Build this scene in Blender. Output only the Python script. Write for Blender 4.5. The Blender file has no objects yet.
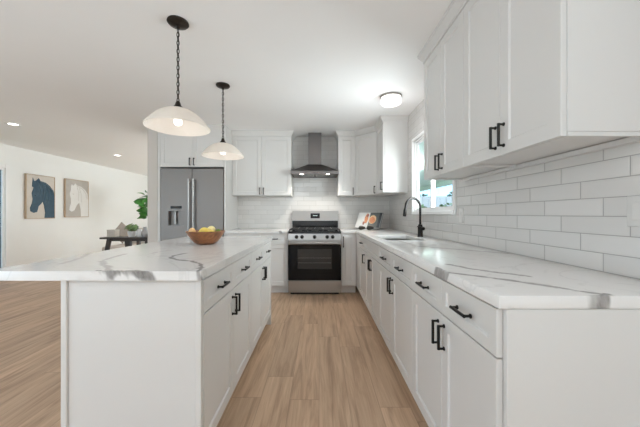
import bpy, bmesh, math, random
from mathutils import Vector, Matrix
PI = math.pi
R = math.radians
random.seed(7)
S = bpy.context.scene
C = S.collection

# ------------------------------------------------------------------ camera
HC = 1.155
cam_d = bpy.data.cameras.new('camera')
cam = bpy.data.objects.new('camera', cam_d)
C.objects.link(cam)
cam.location = (0, 0, HC)
cam.rotation_euler = (PI/2, 0, 0)
cam_d.sensor_width = 36
cam_d.lens = 284/640*36
cam_d.shift_x = 1/640
cam_d.shift_y = 0.5/640
cam_d.clip_start = 0.05
S.camera = cam

# ------------------------------------------------------------------ view, world, sun, added fill lights
S.view_settings.view_transform = 'Standard'
S.view_settings.look = 'None'
S.view_settings.gamma = 1
S.view_settings.use_curve_mapping = False
S.view_settings.exposure = 0.19
S.cycles.max_bounces = 16
S.cycles.diffuse_bounces = 12
S.cycles.glossy_bounces = 4
S.cycles.transparent_max_bounces = 12
S.cycles.caustics_reflective = False
S.cycles.caustics_refractive = False
S.cycles.sample_clamp_indirect = 4

w = bpy.data.worlds.new('sky_world')
S.world = w
w.use_nodes = True
wn = w.node_tree
bg = wn.nodes['Background']
sky = wn.nodes.new('ShaderNodeTexSky')
sky.sky_type = 'NISHITA'
sky.sun_disc = False
sky.sun_elevation = R(48)
sky.sun_rotation = R(200)
tintn = wn.nodes.new('ShaderNodeVectorMath'); tintn.operation = 'MULTIPLY'; tintn.inputs[1].default_value = (0.62, 0.86, 1.1)
wn.links.new(sky.outputs[0], tintn.inputs[0]); wn.links.new(tintn.outputs[0], bg.inputs[0])
bg.inputs[1].default_value = 0.30

def area(name, loc, size, energy, direction, color=(1, 1, 1), spread=180):
    d = bpy.data.lights.new(name, 'AREA')
    d.shape = 'RECTANGLE'
    d.size, d.size_y = size
    d.energy = energy
    d.color = color
    d.spread = R(spread)
    o = bpy.data.objects.new(name, d)
    C.objects.link(o)
    o.location = loc
    o.rotation_euler = Vector(direction).to_track_quat('-Z', 'Z').to_euler()
    return o

# sun: from behind the camera, falling through the rear opening onto the floor there
sd = bpy.data.lights.new('sun', 'SUN'); sd.energy = 3.0; sd.angle = R(1.0); sd.color = (1.0, 0.95, 0.88)
so = bpy.data.objects.new('sun', sd); C.objects.link(so)
so.rotation_euler = Vector((-0.10, 0.75, -0.66)).to_track_quat('-Z', 'Z').to_euler()
# fill panels added out of view to brighten ceiling, living wall and kitchen
area('rear_uplight_fill', (-1.9, -2.2, 0.6), (4.4, 2.8), 84, (0, 0, 1), (0.76, 0.89, 1.0))
area('left_uplight_fill', (-5.0, -1.5, 0.6), (1.5, 2.4), 105, (0.1, 0.1, 1), (0.58, 0.80, 1.0))
area('living_side_fill', (1.08, 7.3, 1.25), (3.8, 1.9), 118, (-0.5, 0, 0.85), (0.84, 0.95, 1.0))
area('living_far_fill', (-1.4, 9.5, 1.3), (3.6, 1.9), 120, (-0.3, -0.6, 0.7), (0.82, 0.94, 1.0))
area('sink_window_fill', (1.55, 2.5, 1.6), (1.2, 0.8), 68, (-1, 0.0, -0.3), (0.92, 0.96, 1.0), 160)  # panel added outside the glass to strengthen the daylight coming in
# point fill added behind the camera, no lamp hangs there
dl_ = bpy.data.lights.new('behind_camera_fill', 'POINT'); dl_.energy = 20; dl_.color = (0.86, 0.94, 1.0); dl_.shadow_soft_size = 0.2
do_ = bpy.data.objects.new('behind_camera_fill', dl_); C.objects.link(do_); do_.location = (-0.9, -1.4, 2.05)

# ------------------------------------------------------------------ materials
def mat(name, base=(0.8, 0.8, 0.8), rough=0.5, metal=0.0, coat=0.0, emit=None, es=0.0, spec=0.5):
    m = bpy.data.materials.new(name)
    m.use_nodes = True
    b = m.node_tree.nodes['Principled BSDF']
    b.inputs['Base Color'].default_value = (*base, 1)
    b.inputs['Roughness'].default_value = rough
    b.inputs['Metallic'].default_value = metal
    b.inputs['Coat Weight'].default_value = coat
    b.inputs['Specular IOR Level'].default_value = spec
    if emit:
        b.inputs['Emission Color'].default_value = (*emit, 1)
        b.inputs['Emission Strength'].default_value = es
    return m

class NT:
    """small helper for building node graphs"""
    def __init__(s, m):
        s.t = m.node_tree
        s.b = s.t.nodes['Principled BSDF']
    def n(s, typ, **kw):
        nd = s.t.nodes.new(typ)
        for k, v in kw.items():
            setattr(nd, k, v)
        return nd
    def _in(s, sock, v):
        if isinstance(v, bpy.types.NodeSocket):
            s.t.links.new(v, sock)
        else:
            sock.default_value = v
    def math(s, op, a, b=0.0, c=None, clamp=False):
        nd = s.n('ShaderNodeMath', operation=op, use_clamp=clamp)
        s._in(nd.inputs[0], a); s._in(nd.inputs[1], b)
        if c is not None: s._in(nd.inputs[2], c)
        return nd.outputs[0]
    def vm(s, op, a, b=(0, 0, 0), scale=None, out=0):
        nd = s.n('ShaderNodeVectorMath', operation=op)
        s._in(nd.inputs[0], a)
        if op not in ('LENGTH', 'NORMALIZE', 'SCALE'): s._in(nd.inputs[1], b)
        if scale is not None: s._in(nd.inputs['Scale'], scale)
        return nd.outputs['Value' if op in ('LENGTH', 'DOT_PRODUCT', 'DISTANCE') else 'Vector']
    def coord(s):
        return s.n('ShaderNodeTexCoord').outputs['Object']
    def geo(s):
        return s.n('ShaderNodeNewGeometry').outputs['Position']
    def sep(s, v):
        nd = s.n('ShaderNodeSeparateXYZ'); s._in(nd.inputs[0], v); return nd.outputs
    def comb(s, x=0.0, y=0.0, z=0.0):
        nd = s.n('ShaderNodeCombineXYZ')
        for i, v in enumerate((x, y, z)): s._in(nd.inputs[i], v)
        return nd.outputs[0]
    def noise(s, v, scale, detail=2.0, rough=0.5, color=False, dist=0.0):
        nd = s.n('ShaderNodeTexNoise')
        s._in(nd.inputs['Vector'], v)
        nd.inputs['Scale'].default_value = scale
        nd.inputs['Detail'].default_value = detail
        nd.inputs['Roughness'].default_value = rough
        nd.inputs['Distortion'].default_value = dist
        return nd.outputs['Color' if color else 'Fac']
    def white(s, v):
        nd = s.n('ShaderNodeTexWhiteNoise', noise_dimensions='3D'); s._in(nd.inputs['Vector'], v)
        return nd.outputs['Value']
    def ramp(s, f, stops):
        nd = s.n('ShaderNodeValToRGB')
        s._in(nd.inputs[0], f)
        e = nd.color_ramp.elements
        while len(e) < len(stops): e.new(0.5)
        for el, (p, c) in zip(e, stops):
            el.position = p; el.color = (*c, 1) if len(c) == 3 else c
        return nd.outputs[0]
    def mix(s, f, a, b, blend='MIX'):
        nd = s.n('ShaderNodeMix', data_type='RGBA', blend_type=blend)
        s._in(nd.inputs[0], f)
        for i, v in ((6, a), (7, b)):
            s._in(nd.inputs[i], v if isinstance(v, bpy.types.NodeSocket) else (*v, 1))
        return nd.outputs[2]
    def smooth(s, v, lo, hi):
        nd = s.n('ShaderNodeMapRange', interpolation_type='SMOOTHSTEP')
        s._in(nd.inputs[0], v); s._in(nd.inputs[1], lo); s._in(nd.inputs[2], hi)
        return nd.outputs[0]
    def color(s, c): s._in(s.b.inputs['Base Color'], c)
    def rough(s, c): s._in(s.b.inputs['Roughness'], c)
    def bump(s, h, strength=0.3, dist=0.01):
        nd = s.n('ShaderNodeBump')
        nd.inputs['Strength'].default_value = strength
        nd.inputs['Distance'].default_value = dist
        s._in(nd.inputs['Height'], h)
        s.t.links.new(nd.outputs[0], s.b.inputs['Normal'])

def noisy(name, base, rough, amp=0.04, scale=8, bump=0.0, bscale=200, **kw):
    m = mat(name, base, rough, **kw)
    g = NT(m)
    f = g.noise(g.coord(), scale, 3)
    lo = tuple(max(0, c*(1-amp)) for c in base); hi = tuple(min(1, c*(1+amp)) for c in base)
    g.color(g.mix(f, lo, hi))
    if bump:
        g.bump(g.noise(g.coord(), bscale, 2), bump, 0.002)
    return m

M = {}
M['cab'] = noisy('white_cabinet_paint', (0.672, 0.655, 0.637), 0.38, 0.012, 3)
M['cabin'] = mat('cabinet_inside', (0.70, 0.66, 0.60), 0.6)
M['wall'] = noisy('wall_paint', (0.835, 0.84, 0.825), 0.85, 0.01, 4, 0.05, 300)
M['walltaupe'] = noisy('taupe_wall_paint', (0.60, 0.565, 0.53), 0.85, 0.01, 4, 0.05, 300)
M['ceil'] = noisy('ceiling_paint', (0.90, 0.895, 0.89), 0.95, 0.01, 3, 0.06, 260)
M['trim'] = noisy('trim_paint', (0.84, 0.83, 0.82), 0.45, 0.01, 4)
M['black'] = noisy('matte_black_metal', (0.016, 0.014, 0.013), 0.38, 0.2, 30, metal=0.6)
M['bronze'] = noisy('dark_bronze', (0.045, 0.036, 0.03), 0.42, 0.25, 40, metal=0.85)
M['blackgloss'] = mat('black_enamel', (0.008, 0.008, 0.009), 0.12)
M['ovenglass'] = mat('black_oven_glass', (0.006, 0.006, 0.007), 0.08, spec=0.25)
M['ovenwin'] = noisy('oven_window_glass', (0.03, 0.028, 0.027), 0.1, 0.3, 6, spec=0.3)
M['iron'] = noisy('cast_iron', (0.02, 0.02, 0.02), 0.55, 0.3, 60)
M['plate'] = mat('white_plastic', (0.80, 0.80, 0.79), 0.35)
M['platewall'] = mat('off_white_plastic', (0.66, 0.645, 0.625), 0.35)
M['nickel'] = mat('brushed_nickel', (0.30, 0.27, 0.25), 0.4, metal=0.8)
M['dark'] = mat('dark_gap', (0.03, 0.03, 0.03), 0.8)

def steel(name, base, rough, axis):
    m = mat(name, base, rough, metal=1.0)
    g = NT(m)
    sc = {'x': (1.5, 260, 260), 'z': (260, 260, 1.5)}[axis]
    v = g.vm('MULTIPLY', g.coord(), sc)
    f = g.noise(v, 1.0, 3)
    g.color(g.mix(f, tuple(c*0.93 for c in base), tuple(min(1, c*1.05) for c in base)))
    g.rough(g.math('MULTIPLY_ADD', f, 0.16, rough-0.08))
    g.bump(f, 0.12, 0.001)
    return m
M['steel'] = steel('brushed_steel', (0.41, 0.40, 0.39), 0.34, 'x')
M['steelv'] = steel('brushed_fridge_steel', (0.262, 0.236, 0.222), 0.5, 'z')
M['steelhandle'] = steel('polished_steel', (0.38, 0.37, 0.36), 0.34, 'z')
M['hoodsteel'] = steel('hood_steel', (0.20, 0.182, 0.176), 0.38, 'x')
M['lamp'] = mat('lamp_glow', (1, 1, 1), 0.5, emit=(1, 0.94, 0.86), es=9)
M['bulb'] = mat('bulb_glow', (1, 1, 1), 0.5, emit=(1, 0.93, 0.84), es=2.2)
M['can'] = mat('recessed_lamp_glow', (1, 1, 1), 0.5, emit=(1, 0.97, 0.93), es=6)
M['drum'] = mat('drum_glass_glow', (0.9, 0.9, 0.88), 0.4, emit=(1, 0.97, 0.93), es=1.0)

def glass(name, tint=(0.95, 0.98, 0.97)):
    m = bpy.data.materials.new(name); m.use_nodes = True
    t = m.node_tree; t.nodes.clear()
    o = t.nodes.new('ShaderNodeOutputMaterial')
    mx = t.nodes.new('ShaderNodeMixShader')
    tr = t.nodes.new('ShaderNodeBsdfTransparent'); tr.inputs[0].default_value = (*tint, 1)
    gl = t.nodes.new('ShaderNodeBsdfGlossy'); gl.inputs['Roughness'].default_value = 0.02
    fr = t.nodes.new('ShaderNodeFresnel'); fr.inputs[0].default_value = 1.25
    ge = t.nodes.new('ShaderNodeNewGeometry')
    ml = t.nodes.new('ShaderNodeMath'); ml.operation = 'MULTIPLY_ADD'; ml.inputs[1].default_value = -1.0; ml.inputs[2].default_value = 1.0
    m2 = t.nodes.new('ShaderNodeMath'); m2.operation = 'MULTIPLY'
    t.links.new(ge.outputs['Backfacing'], ml.inputs[0]); t.links.new(ml.outputs[0], m2.inputs[0]); t.links.new(fr.outputs[0], m2.inputs[1])
    t.links.new(m2.outputs[0], mx.inputs[0]); t.links.new(tr.outputs[0], mx.inputs[1])
    t.links.new(gl.outputs[0], mx.inputs[2]); t.links.new(mx.outputs[0], o.inputs[0])
    return m
M['glass'] = glass('window_glass')

def alabaster():
    m = bpy.data.materials.new('alabaster_glass'); m.use_nodes = True
    t = m.node_tree; g = NT(m)
    g.color(g.ramp(g.noise(g.coord(), 7, 4, 0.6, dist=1.2), [(0.3, (0.84, 0.80, 0.75)), (0.7, (0.92, 0.89, 0.85))]))
    g.b.inputs['Roughness'].default_value = 0.3
    tl = t.nodes.new('ShaderNodeBsdfTranslucent'); tl.inputs[0].default_value = (0.95, 0.91, 0.86, 1)
    mx = t.nodes.new('ShaderNodeMixShader'); mx.inputs[0].default_value = 0.45
    o = t.nodes['Material Output']
    t.links.new(g.b.outputs[0], mx.inputs[1]); t.links.new(tl.outputs[0], mx.inputs[2])
    t.links.new(mx.outputs[0], o.inputs[0])
    return m
M['alabaster'] = alabaster()

def floor_mat():
    m = mat('oak_planks', rough=0.42)
    g = NT(m)
    p = g.sep(g.geo())
    W, L = 0.182, 1.22
    col = g.math('FLOOR', g.math('DIVIDE', p[0], W))
    off = g.white(g.comb(col, 3.7, 1.1))
    yy = g.math('ADD', g.math('DIVIDE', p[1], L), g.math('MULTIPLY', off, 7.0))
    row = g.math('FLOOR', yy)
    rnd = g.white(g.comb(col, row, 0.5))
    rnd2 = g.white(g.comb(row, col, 9.5))
    fx = g.math('ABSOLUTE', g.math('SUBTRACT', g.math('FRACT', g.math('DIVIDE', p[0], W)), 0.5))
    fy = g.math('ABSOLUTE', g.math('SUBTRACT', g.math('FRACT', yy), 0.5))
    sx = g.smooth(fx, 0.488, 0.498)
    sy = g.smooth(fy, 0.4975, 0.4995)
    seam = g.math('MAXIMUM', sx, sy)
    gv = g.comb(g.math('ADD', p[0], g.math('MULTIPLY', rnd, 31.0)), g.math('ADD', g.math('MULTIPLY', p[1], 0.085), g.math('MULTIPLY', rnd2, 17.0)), 0.0)
    big = g.noise(gv, 15, 4, 0.6, dist=0.9)
    gv2 = g.comb(g.math('MULTIPLY', p[0], 1.0), g.math('MULTIPLY', p[1], 0.03), rnd)
    fine = g.noise(gv2, 130, 3, 0.6)
    c = g.ramp(big, [(0.28, (0.27, 0.168, 0.105)), (0.48, (0.52, 0.35, 0.23)), (0.72, (0.70, 0.50, 0.345))])
    c = g.mix(0.35, c, g.ramp(fine, [(0.3, (0.36, 0.235, 0.145)), (0.7, (0.61, 0.435, 0.30))]))
    tint = g.math('MULTIPLY_ADD', rnd, 0.16, 0.92)
    c = g.mix(1.0, c, g.comb(tint, tint, tint), 'MULTIPLY')
    c = g.mix(g.math('MULTIPLY', seam, 0.4), c, (0.09, 0.055, 0.035))
    g.color(c)
    g.rough(g.math('MULTIPLY_ADD', fine, 0.14, 0.44))
    g.bump(g.math('SUBTRACT', g.math('MULTIPLY', fine, 0.12), seam), 0.25, 0.002)
    return m
M['floor'] = floor_mat()

def tile_mat(name, axis, anchor, grout):
    """3x12 glazed tiles stacked in a one-third running bond; axis = world axis of the tile length"""
    m = mat(name, rough=0.12)
    g = NT(m)
    p = g.sep(g.geo())
    H, L = 0.0762, 0.305
    u = p[0] if axis == 'x' else p[1]
    v = g.math('DIVIDE', g.math('SUBTRACT', p[2], 0.917), H)
    row = g.math('FLOOR', v)
    uu = g.math('ADD', g.math('DIVIDE', g.math('SUBTRACT', u, anchor), L), g.math('DIVIDE', row, -3.0))
    colm = g.math('FLOOR', uu)
    du = g.math('MULTIPLY', g.math('SUBTRACT', 0.5, g.math('ABSOLUTE', g.math('SUBTRACT', g.math('FRACT', uu), 0.5))), L)
    dv = g.math('MULTIPLY', g.math('SUBTRACT', 0.5, g.math('ABSOLUTE', g.math('SUBTRACT', g.math('FRACT', v), 0.5))), H)
    d = g.math('MINIMUM', du, dv)
    body = g.smooth(d, 0.0011, 0.0022)
    pil = g.smooth(d, 0.0008, 0.009)
    rnd = g.white(g.comb(row, colm, 2.0))
    c = g.mix(rnd, (0.63, 0.61, 0.59), (0.685, 0.665, 0.645))
    g.color(g.mix(body, grout, c))
    g.rough(g.math('MULTIPLY_ADD', body, -0.55, 0.68))
    wav = g.noise(g.comb(p[0], p[1], g.math('MULTIPLY', p[2], 1.8)), 11, 2)
    tilt = g.math('MULTIPLY', g.math('SUBTRACT', rnd, 0.5), g.math('SUBTRACT', g.math('FRACT', uu), 0.5))
    h = g.math('ADD', g.math('MULTIPLY_ADD', wav, 0.9, pil), g.math('MULTIPLY', tilt, 0.5))
    g.bump(h, 0.35, 0.0035)
    return m
M['tiley'] = tile_mat('glazed_tile_side', 'y', 1.169, (0.33, 0.315, 0.30))
M['tilex'] = tile_mat('glazed_tile_rear', 'x', 0.05, (0.44, 0.42, 0.40))

def seg_world(pts, scale, ox, oy):
    out = []
    for x, y in pts:
        u, v = ox+x/scale, oy+y/scale
        Y = 0.24*284/(v-214)
        out.append(((u-319)*Y/284, Y))
    return out

def quartz(name, veins):
    """white engineered stone with drawn grey veins; veins = (polyline in metres, width, darkness)"""
    m = mat(name, rough=0.16)
    g = NT(m)
    p = g.geo()
    s = g.sep(p)
    dz = g.math('SUBTRACT', s[2], 0.915)
    flat = g.comb(g.math('MULTIPLY_ADD', dz, 0.25, s[0]), g.math('MULTIPLY_ADD', dz, 0.35, s[1]), 0.0)
    wob = g.vm('SUBTRACT', g.noise(flat, 13, 3, 0.6, color=True), (0.5, 0.5, 0.5))
    fine = g.noise(flat, 60, 3, 0.6)
    pw = g.vm('ADD', flat, g.vm('SCALE', wob, scale=0.035))
    ps = g.sep(pw)
    pw = g.comb(ps[0], ps[1], 0.0)
    wvar = g.math('MULTIPLY_ADD', g.noise(flat, 22, 2), 2.2, -0.35)
    tot = None
    for pts, width, dark in veins:
        best = None
        for a, b in zip(pts[:-1], pts[1:]):
            a3, b3 = Vector((*a, 0)), Vector((*b, 0))
            ba = b3-a3
            pa = g.vm('SUBTRACT', pw, tuple(a3))
            h = g.math('MULTIPLY', g.vm('DOT_PRODUCT', pa, tuple(ba)), 1/max(1e-6, ba.dot(ba)), clamp=True)
            d = g.vm('DISTANCE', pa, g.vm('SCALE', tuple(ba), scale=h))
            best = d if best is None else g.math('MINIMUM', best, d)
        f = g.math('DIVIDE', best, g.math('MULTIPLY', wvar, width*1.7))
        f = g.math('MULTIPLY', g.math('SUBTRACT', 1.0, g.smooth(f, 0.25, 1.0)), dark)
        tot = f if tot is None else g.math('MAXIMUM', tot, f)
    ghost = g.smooth(g.math('ABSOLUTE', g.math('SUBTRACT', g.noise(p, 1.7, 4, 0.6, dist=1.5), 0.5)), 0.022, 0.0)
    tot = g.math('MAXIMUM', tot, g.math('MULTIPLY', ghost, 0.13))
    tot = g.math('MULTIPLY', tot, g.math('MULTIPLY_ADD', fine, 0.7, 0.55), clamp=True)
    base = g.mix(g.noise(flat, 5, 3), (0.74, 0.72, 0.70), (0.77, 0.75, 0.735))
    g.color(g.mix(tot, base, (0.20, 0.185, 0.175)))
    return m

iz = lambda pts: seg_world(pts, 3.556, 40, 240)
M['quartz_island'] = quartz('veined_quartz_island', [
    (iz([(300, 50), (245, 66), (217, 76), (228, 88), (246, 96), (236, 112)]), 0.016, 0.55),
    ([(-0.935, 1.205), (-0.87, 1.188), (-0.79, 1.200), (-0.705, 1.180)], 0.014, 1.0),
    (iz([(520, 47), (480, 54), (465, 63), (492, 71), (540, 75), (574, 86), (572, 102), (552, 116), (556, 140)]), 0.013, 0.85),
    (iz([(172, 48), (150, 62), (120, 72), (80, 84)]), 0.015, 0.38),
    (iz([(470, 36), (420, 42), (400, 48)]), 0.014, 0.25),
    ([(-1.2, 2.5), (-1.05, 2.75), (-0.75, 2.8), (-0.55, 3.05)], 0.012, 0.5),
])
rz_ = lambda pts: seg_world(pts, 2.063, 340, 220)
M['quartz_right'] = quartz('veined_quartz_perimeter', [
    (rz_([(198, 98), (210, 106), (203, 118)]), 0.016, 0.85),
    (rz_([(226, 92), (262, 100), (300, 105), (340, 110), (386, 116)]), 0.016, 0.7),
    (rz_([(212, 107), (270, 114), (330, 121), (420, 135), (490, 146), (552, 154)]), 0.016, 0.75),
    (rz_([(552, 153), (520, 166), (556, 178)]), 0.016, 0.9),
    (rz_([(158, 54), (250, 61), (345, 69)]), 0.022, 0.5),
    (rz_([(110, 41), (150, 50), (170, 75)]), 0.022, 0.4),
    ([(-0.9, 4.3), (-0.62, 4.15), (-0.55, 4.05)], 0.02, 0.8),
    ([(0.36, 4.15), (0.5, 4.3), (0.75, 4.25)], 0.02, 0.7),
])

def wood(name, lo, hi, rough=0.4, axis='x', scale=14, stretch=0.1):
    m = mat(name, rough=rough)
    g = NT(m)
    sc = {'x': (stretch, 1, 1), 'y': (1, stretch, 1), 'z': (1, 1, stretch)}[axis]
    v = g.vm('MULTIPLY', g.coord(), sc)
    f = g.noise(v, scale, 4, 0.6, dist=1.0)
    g.color(g.ramp(f, [(0.3, lo), (0.7, hi)]))
    return m
M['bowlwood'] = wood('acacia_wood', (0.12, 0.042, 0.016), (0.38, 0.155, 0.058), 0.28, 'x', 22, 0.35)
M['darkwood'] = wood('dark_stained_wood', (0.022, 0.016, 0.013), (0.055, 0.04, 0.032), 0.4, 'x')
M['framewood'] = wood('light_oak_frame', (0.40, 0.29, 0.20), (0.55, 0.42, 0.30), 0.5, 'z')
M['lemon'] = noisy('lemon_peel', (0.80, 0.60, 0.12), 0.4, 0.1, 10, 0.25, 120)
M['lemonpale'] = noisy('pale_lemon_peel', (0.86, 0.72, 0.34), 0.4, 0.1, 10, 0.25, 120)
M['peach'] = noisy('peach_peel', (0.86, 0.55, 0.26), 0.45, 0.15, 10)
M['leaf'] = noisy('glossy_leaf', (0.06, 0.22, 0.045), 0.35, 0.4, 12)
M['leafpale'] = noisy('pale_leaf', (0.16, 0.27, 0.10), 0.45, 0.35, 14)
M['lime'] = noisy('green_peel', (0.14, 0.22, 0.035), 0.4, 0.3, 12)
M['avocado'] = noisy('avocado_skin', (0.022, 0.018, 0.013), 0.5, 0.5, 20, 0.5, 90)
M['paper'] = noisy('book_paper', (0.80, 0.79, 0.77), 0.6, 0.02, 6)
M['pagedark'] = noisy('dark_photo_page', (0.10, 0.115, 0.11), 0.4, 0.25, 12)
M['pagenavy'] = noisy('navy_photo_strip', (0.02, 0.028, 0.04), 0.4, 0.25, 12)
M['orangefood'] = noisy('orange_food_print', (0.72, 0.24, 0.09), 0.4, 0.5, 60)
M['palefood'] = noisy('pale_orange_print', (0.85, 0.50, 0.28), 0.4, 0.3, 80)
M['rust'] = noisy('rust_print', (0.32, 0.10, 0.06), 0.4, 0.5, 60)
M['artground'] = noisy('beige_canvas', (0.63, 0.58, 0.52), 0.9, 0.08, 14, 0.4, 220)
M['artgrey'] = noisy('warm_grey_canvas', (0.50, 0.465, 0.43), 0.9, 0.1, 14, 0.4, 220)
M['horseblue'] = noisy('slate_blue_relief', (0.040, 0.085, 0.125), 0.7, 0.35, 16, 0.5, 90)
M['horsemane'] = noisy('dark_slate_relief', (0.085, 0.14, 0.18), 0.7, 0.4, 30, 0.5, 90)
M['horsewhite'] = noisy('white_relief', (0.80, 0.79, 0.77), 0.8, 0.04, 16, 0.5, 90)
M['horsewhitemane'] = noisy('off_white_relief', (0.70, 0.68, 0.65), 0.8, 0.04, 30, 0.5, 90)
M['sofa'] = noisy('oat_linen', (0.62, 0.57, 0.51), 0.9, 0.1, 30, 0.3, 300)
M['pillow'] = noisy('taupe_linen', (0.42, 0.36, 0.31), 0.9, 0.15, 30, 0.3, 300)
M['pillowlight'] = noisy('sand_linen', (0.60, 0.53, 0.46), 0.9, 0.1, 30, 0.3, 300)
M['ceramic'] = noisy('white_ceramic', (0.80, 0.79, 0.78), 0.3, 0.03, 10)
M['greyceramic'] = noisy('grey_ceramic', (0.42, 0.42, 0.43), 0.3, 0.1, 10)
M['bark'] = noisy('bark', (0.16, 0.11, 0.07), 0.8, 0.3, 30)
M['soil'] = noisy('soil', (0.05, 0.035, 0.025), 0.95, 0.3, 40)
M['grass'] = noisy('lawn_grass', (0.10, 0.20, 0.05), 0.9, 0.4, 5, 0.6, 60)
M['hedge'] = noisy('hedge_leaves', (0.16, 0.27, 0.12), 0.8, 0.5, 9, 0.8, 40)
M['slab'] = noisy('pale_concrete', (0.62, 0.60, 0.57), 0.9, 0.06, 5)
M['fence'] = noisy('pale_fence_paint', (0.52, 0.54, 0.53), 0.7, 0.05, 5)
M['patio'] = noisy('patio_cover_paint', (0.74, 0.82, 0.72), 0.7, 0.04, 4)
M['fartree'] = noisy('far_tree_leaves', (0.06, 0.12, 0.08), 0.9, 0.4, 4)
M['darkhedge'] = noisy('dark_evergreen', (0.02, 0.035, 0.03), 0.9, 0.5, 6)

# ------------------------------------------------------------------ mesh helpers
class MB:
    def __init__(s):
        s.bm = bmesh.new()
    def box(s, x0, x1, y0, y1, z0, z1, bev=0.0, seg=1):
        vs = [s.bm.verts.new((x, y, z)) for x in (x0, x1) for y in (y0, y1) for z in (z0, z1)]
        fs = [(0, 1, 3, 2), (4, 6, 7, 5), (0, 4, 5, 1), (2, 3, 7, 6), (0, 2, 6, 4), (1, 5, 7, 3)]
        faces = [s.bm.faces.new([vs[i] for i in f]) for f in fs]
        if bev:
            es = list({e for f in faces for e in f.edges})
            bmesh.ops.bevel(s.bm, geom=es, offset=bev, segments=seg, affect='EDGES', profile=0.5)
        return s
    def hexa(s, bot, top):
        """bot/top: four points each, same winding"""
        a = [s.bm.verts.new(p) for p in bot]; b = [s.bm.verts.new(p) for p in top]
        s.bm.faces.new(a); s.bm.faces.new(b)
        for i in range(4):
            j = (i+1) % 4
            s.bm.faces.new((a[i], a[j], b[j], b[i]))
        return s
    def prism(s, poly, f0, f1):
        """poly of 2d points; f0/f1 map a 2d point to 3d for the two ends"""
        a = [s.bm.verts.new(f0(p)) for p in poly]; b = [s.bm.verts.new(f1(p)) for p in poly]
        s.bm.faces.new(a); s.bm.faces.new(list(reversed(b)))
        n = len(poly)
        for i in range(n):
            j = (i+1) % n
            s.bm.faces.new((a[j], a[i], b[i], b[j]))
        return s
    def tube(s, pts, r, seg=10, closed=False):
        pts = [Vector(p) for p in pts]
        n = len(pts)
        rr = r if isinstance(r, (list, tuple)) else [r]*n
        rings = []
        prev = None
        for i, p in enumerate(pts):
            if closed:
                t = (pts[(i+1) % n]-pts[i-1]).normalized()
            else:
                t = (pts[min(i+1, n-1)]-pts[max(i-1, 0)]).normalized()
            if prev is None:
                up = Vector((0, 0, 1)) if abs(t.z) < 0.9 else Vector((1, 0, 0))
                u = t.cross(up).normalized()
            else:
                u = (prev-t*prev.dot(t)).normalized()
            prev = u
            v = t.cross(u)
            rings.append([s.bm.verts.new(p+(u*math.cos(2*PI*k/seg)+v*math.sin(2*PI*k/seg))*rr[i]) for k in range(seg)])
        m = n if closed else n-1
        for i in range(m):
            a, b = rings[i], rings[(i+1) % n]
            for k in range(seg):
                l = (k+1) % seg
                s.bm.faces.new((a[k], a[l], b[l], b[k]))
        if not closed:
            s.bm.faces.new(list(reversed(rings[0]))); s.bm.faces.new(rings[-1])
        return s
    def lathe(s, prof, c=(0, 0, 0), seg=32, sx=1.0, sy=1.0):
        c = Vector(c)
        rings = []
        for r, z in prof:
            if r < 1e-6:
                rings.append([s.bm.verts.new(c+Vector((0, 0, z)))])
            else:
                rings.append([s.bm.verts.new(c+Vector((r*sx*math.cos(2*PI*k/seg), r*sy*math.sin(2*PI*k/seg), z))) for k in range(seg)])
        for a, b in zip(rings[:-1], rings[1:]):
            for k in range(seg):
                l = (k+1) % seg
                if len(a) == 1 and len(b) == 1: continue
                if len(a) == 1: s.bm.faces.new((a[0], b[l], b[k]))
                elif len(b) == 1: s.bm.faces.new((a[k], a[l], b[0]))
                else: s.bm.faces.new((a[k], a[l], b[l], b[k]))
        return s
    def ball(s, c, rx, ry, rz, nu=16, nv=10):
        c = Vector(c)
        prof = [(math.sin(PI*i/nv), -math.cos(PI*i/nv)) for i in range(nv+1)]
        prof[0] = (0, -1); prof[-1] = (0, 1)
        n0 = len(s.bm.verts)
        s.lathe([(r, z*rz) for r, z in prof], c, nu, rx, ry)
        return s
    def move(s, mx):
        bmesh.ops.transform(s.bm, matrix=mx, verts=s.bm.verts)
        return s
    def mesh(s, name, m, smooth=None):
        bmesh.ops.recalc_face_normals(s.bm, faces=s.bm.faces)
        me = bpy.data.meshes.new(name)
        s.bm.to_mesh(me); s.bm.free()
        for mm in (m if isinstance(m, (list, tuple)) else [m]): me.materials.append(mm)
        if smooth:
            me.shade_smooth()
            me.set_sharp_from_angle(angle=R(smooth))
        return me
    def build(s, name, m, parent=None, smooth=None, loc=(0, 0, 0), rot=(0, 0, 0), kind=None):
        o = bpy.data.objects.new(name, s.mesh(name, m, smooth))
        C.objects.link(o)
        o.location = loc; o.rotation_euler = rot
        if parent: o.parent = parent
        if kind: o['kind'] = kind
        return o

def inst(name, me, parent, loc=(0, 0, 0), rot=(0, 0, 0)):
    o = bpy.data.objects.new(name, me); C.objects.link(o)
    o.location = loc; o.rotation_euler = rot
    if parent: o.parent = parent
    return o

def tag(o, label, cat, group=None):
    o['label'] = label; o['category'] = cat
    if group: o['group'] = group
    return o

def thing(name, label, cat, loc=(0, 0, 0), rz=0.0, group=None):
    o = bpy.data.objects.new(name, None); C.objects.link(o)
    o.empty_display_size = 0.1
    o.location = loc; o.rotation_euler = (0, 0, rz)
    return tag(o, label, cat, group)

def copy_tree(o, parent=None):
    c = o.copy(); C.objects.link(c)
    if parent: c.parent = parent
    for ch in list(o.children): copy_tree(ch, c)
    return c

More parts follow.
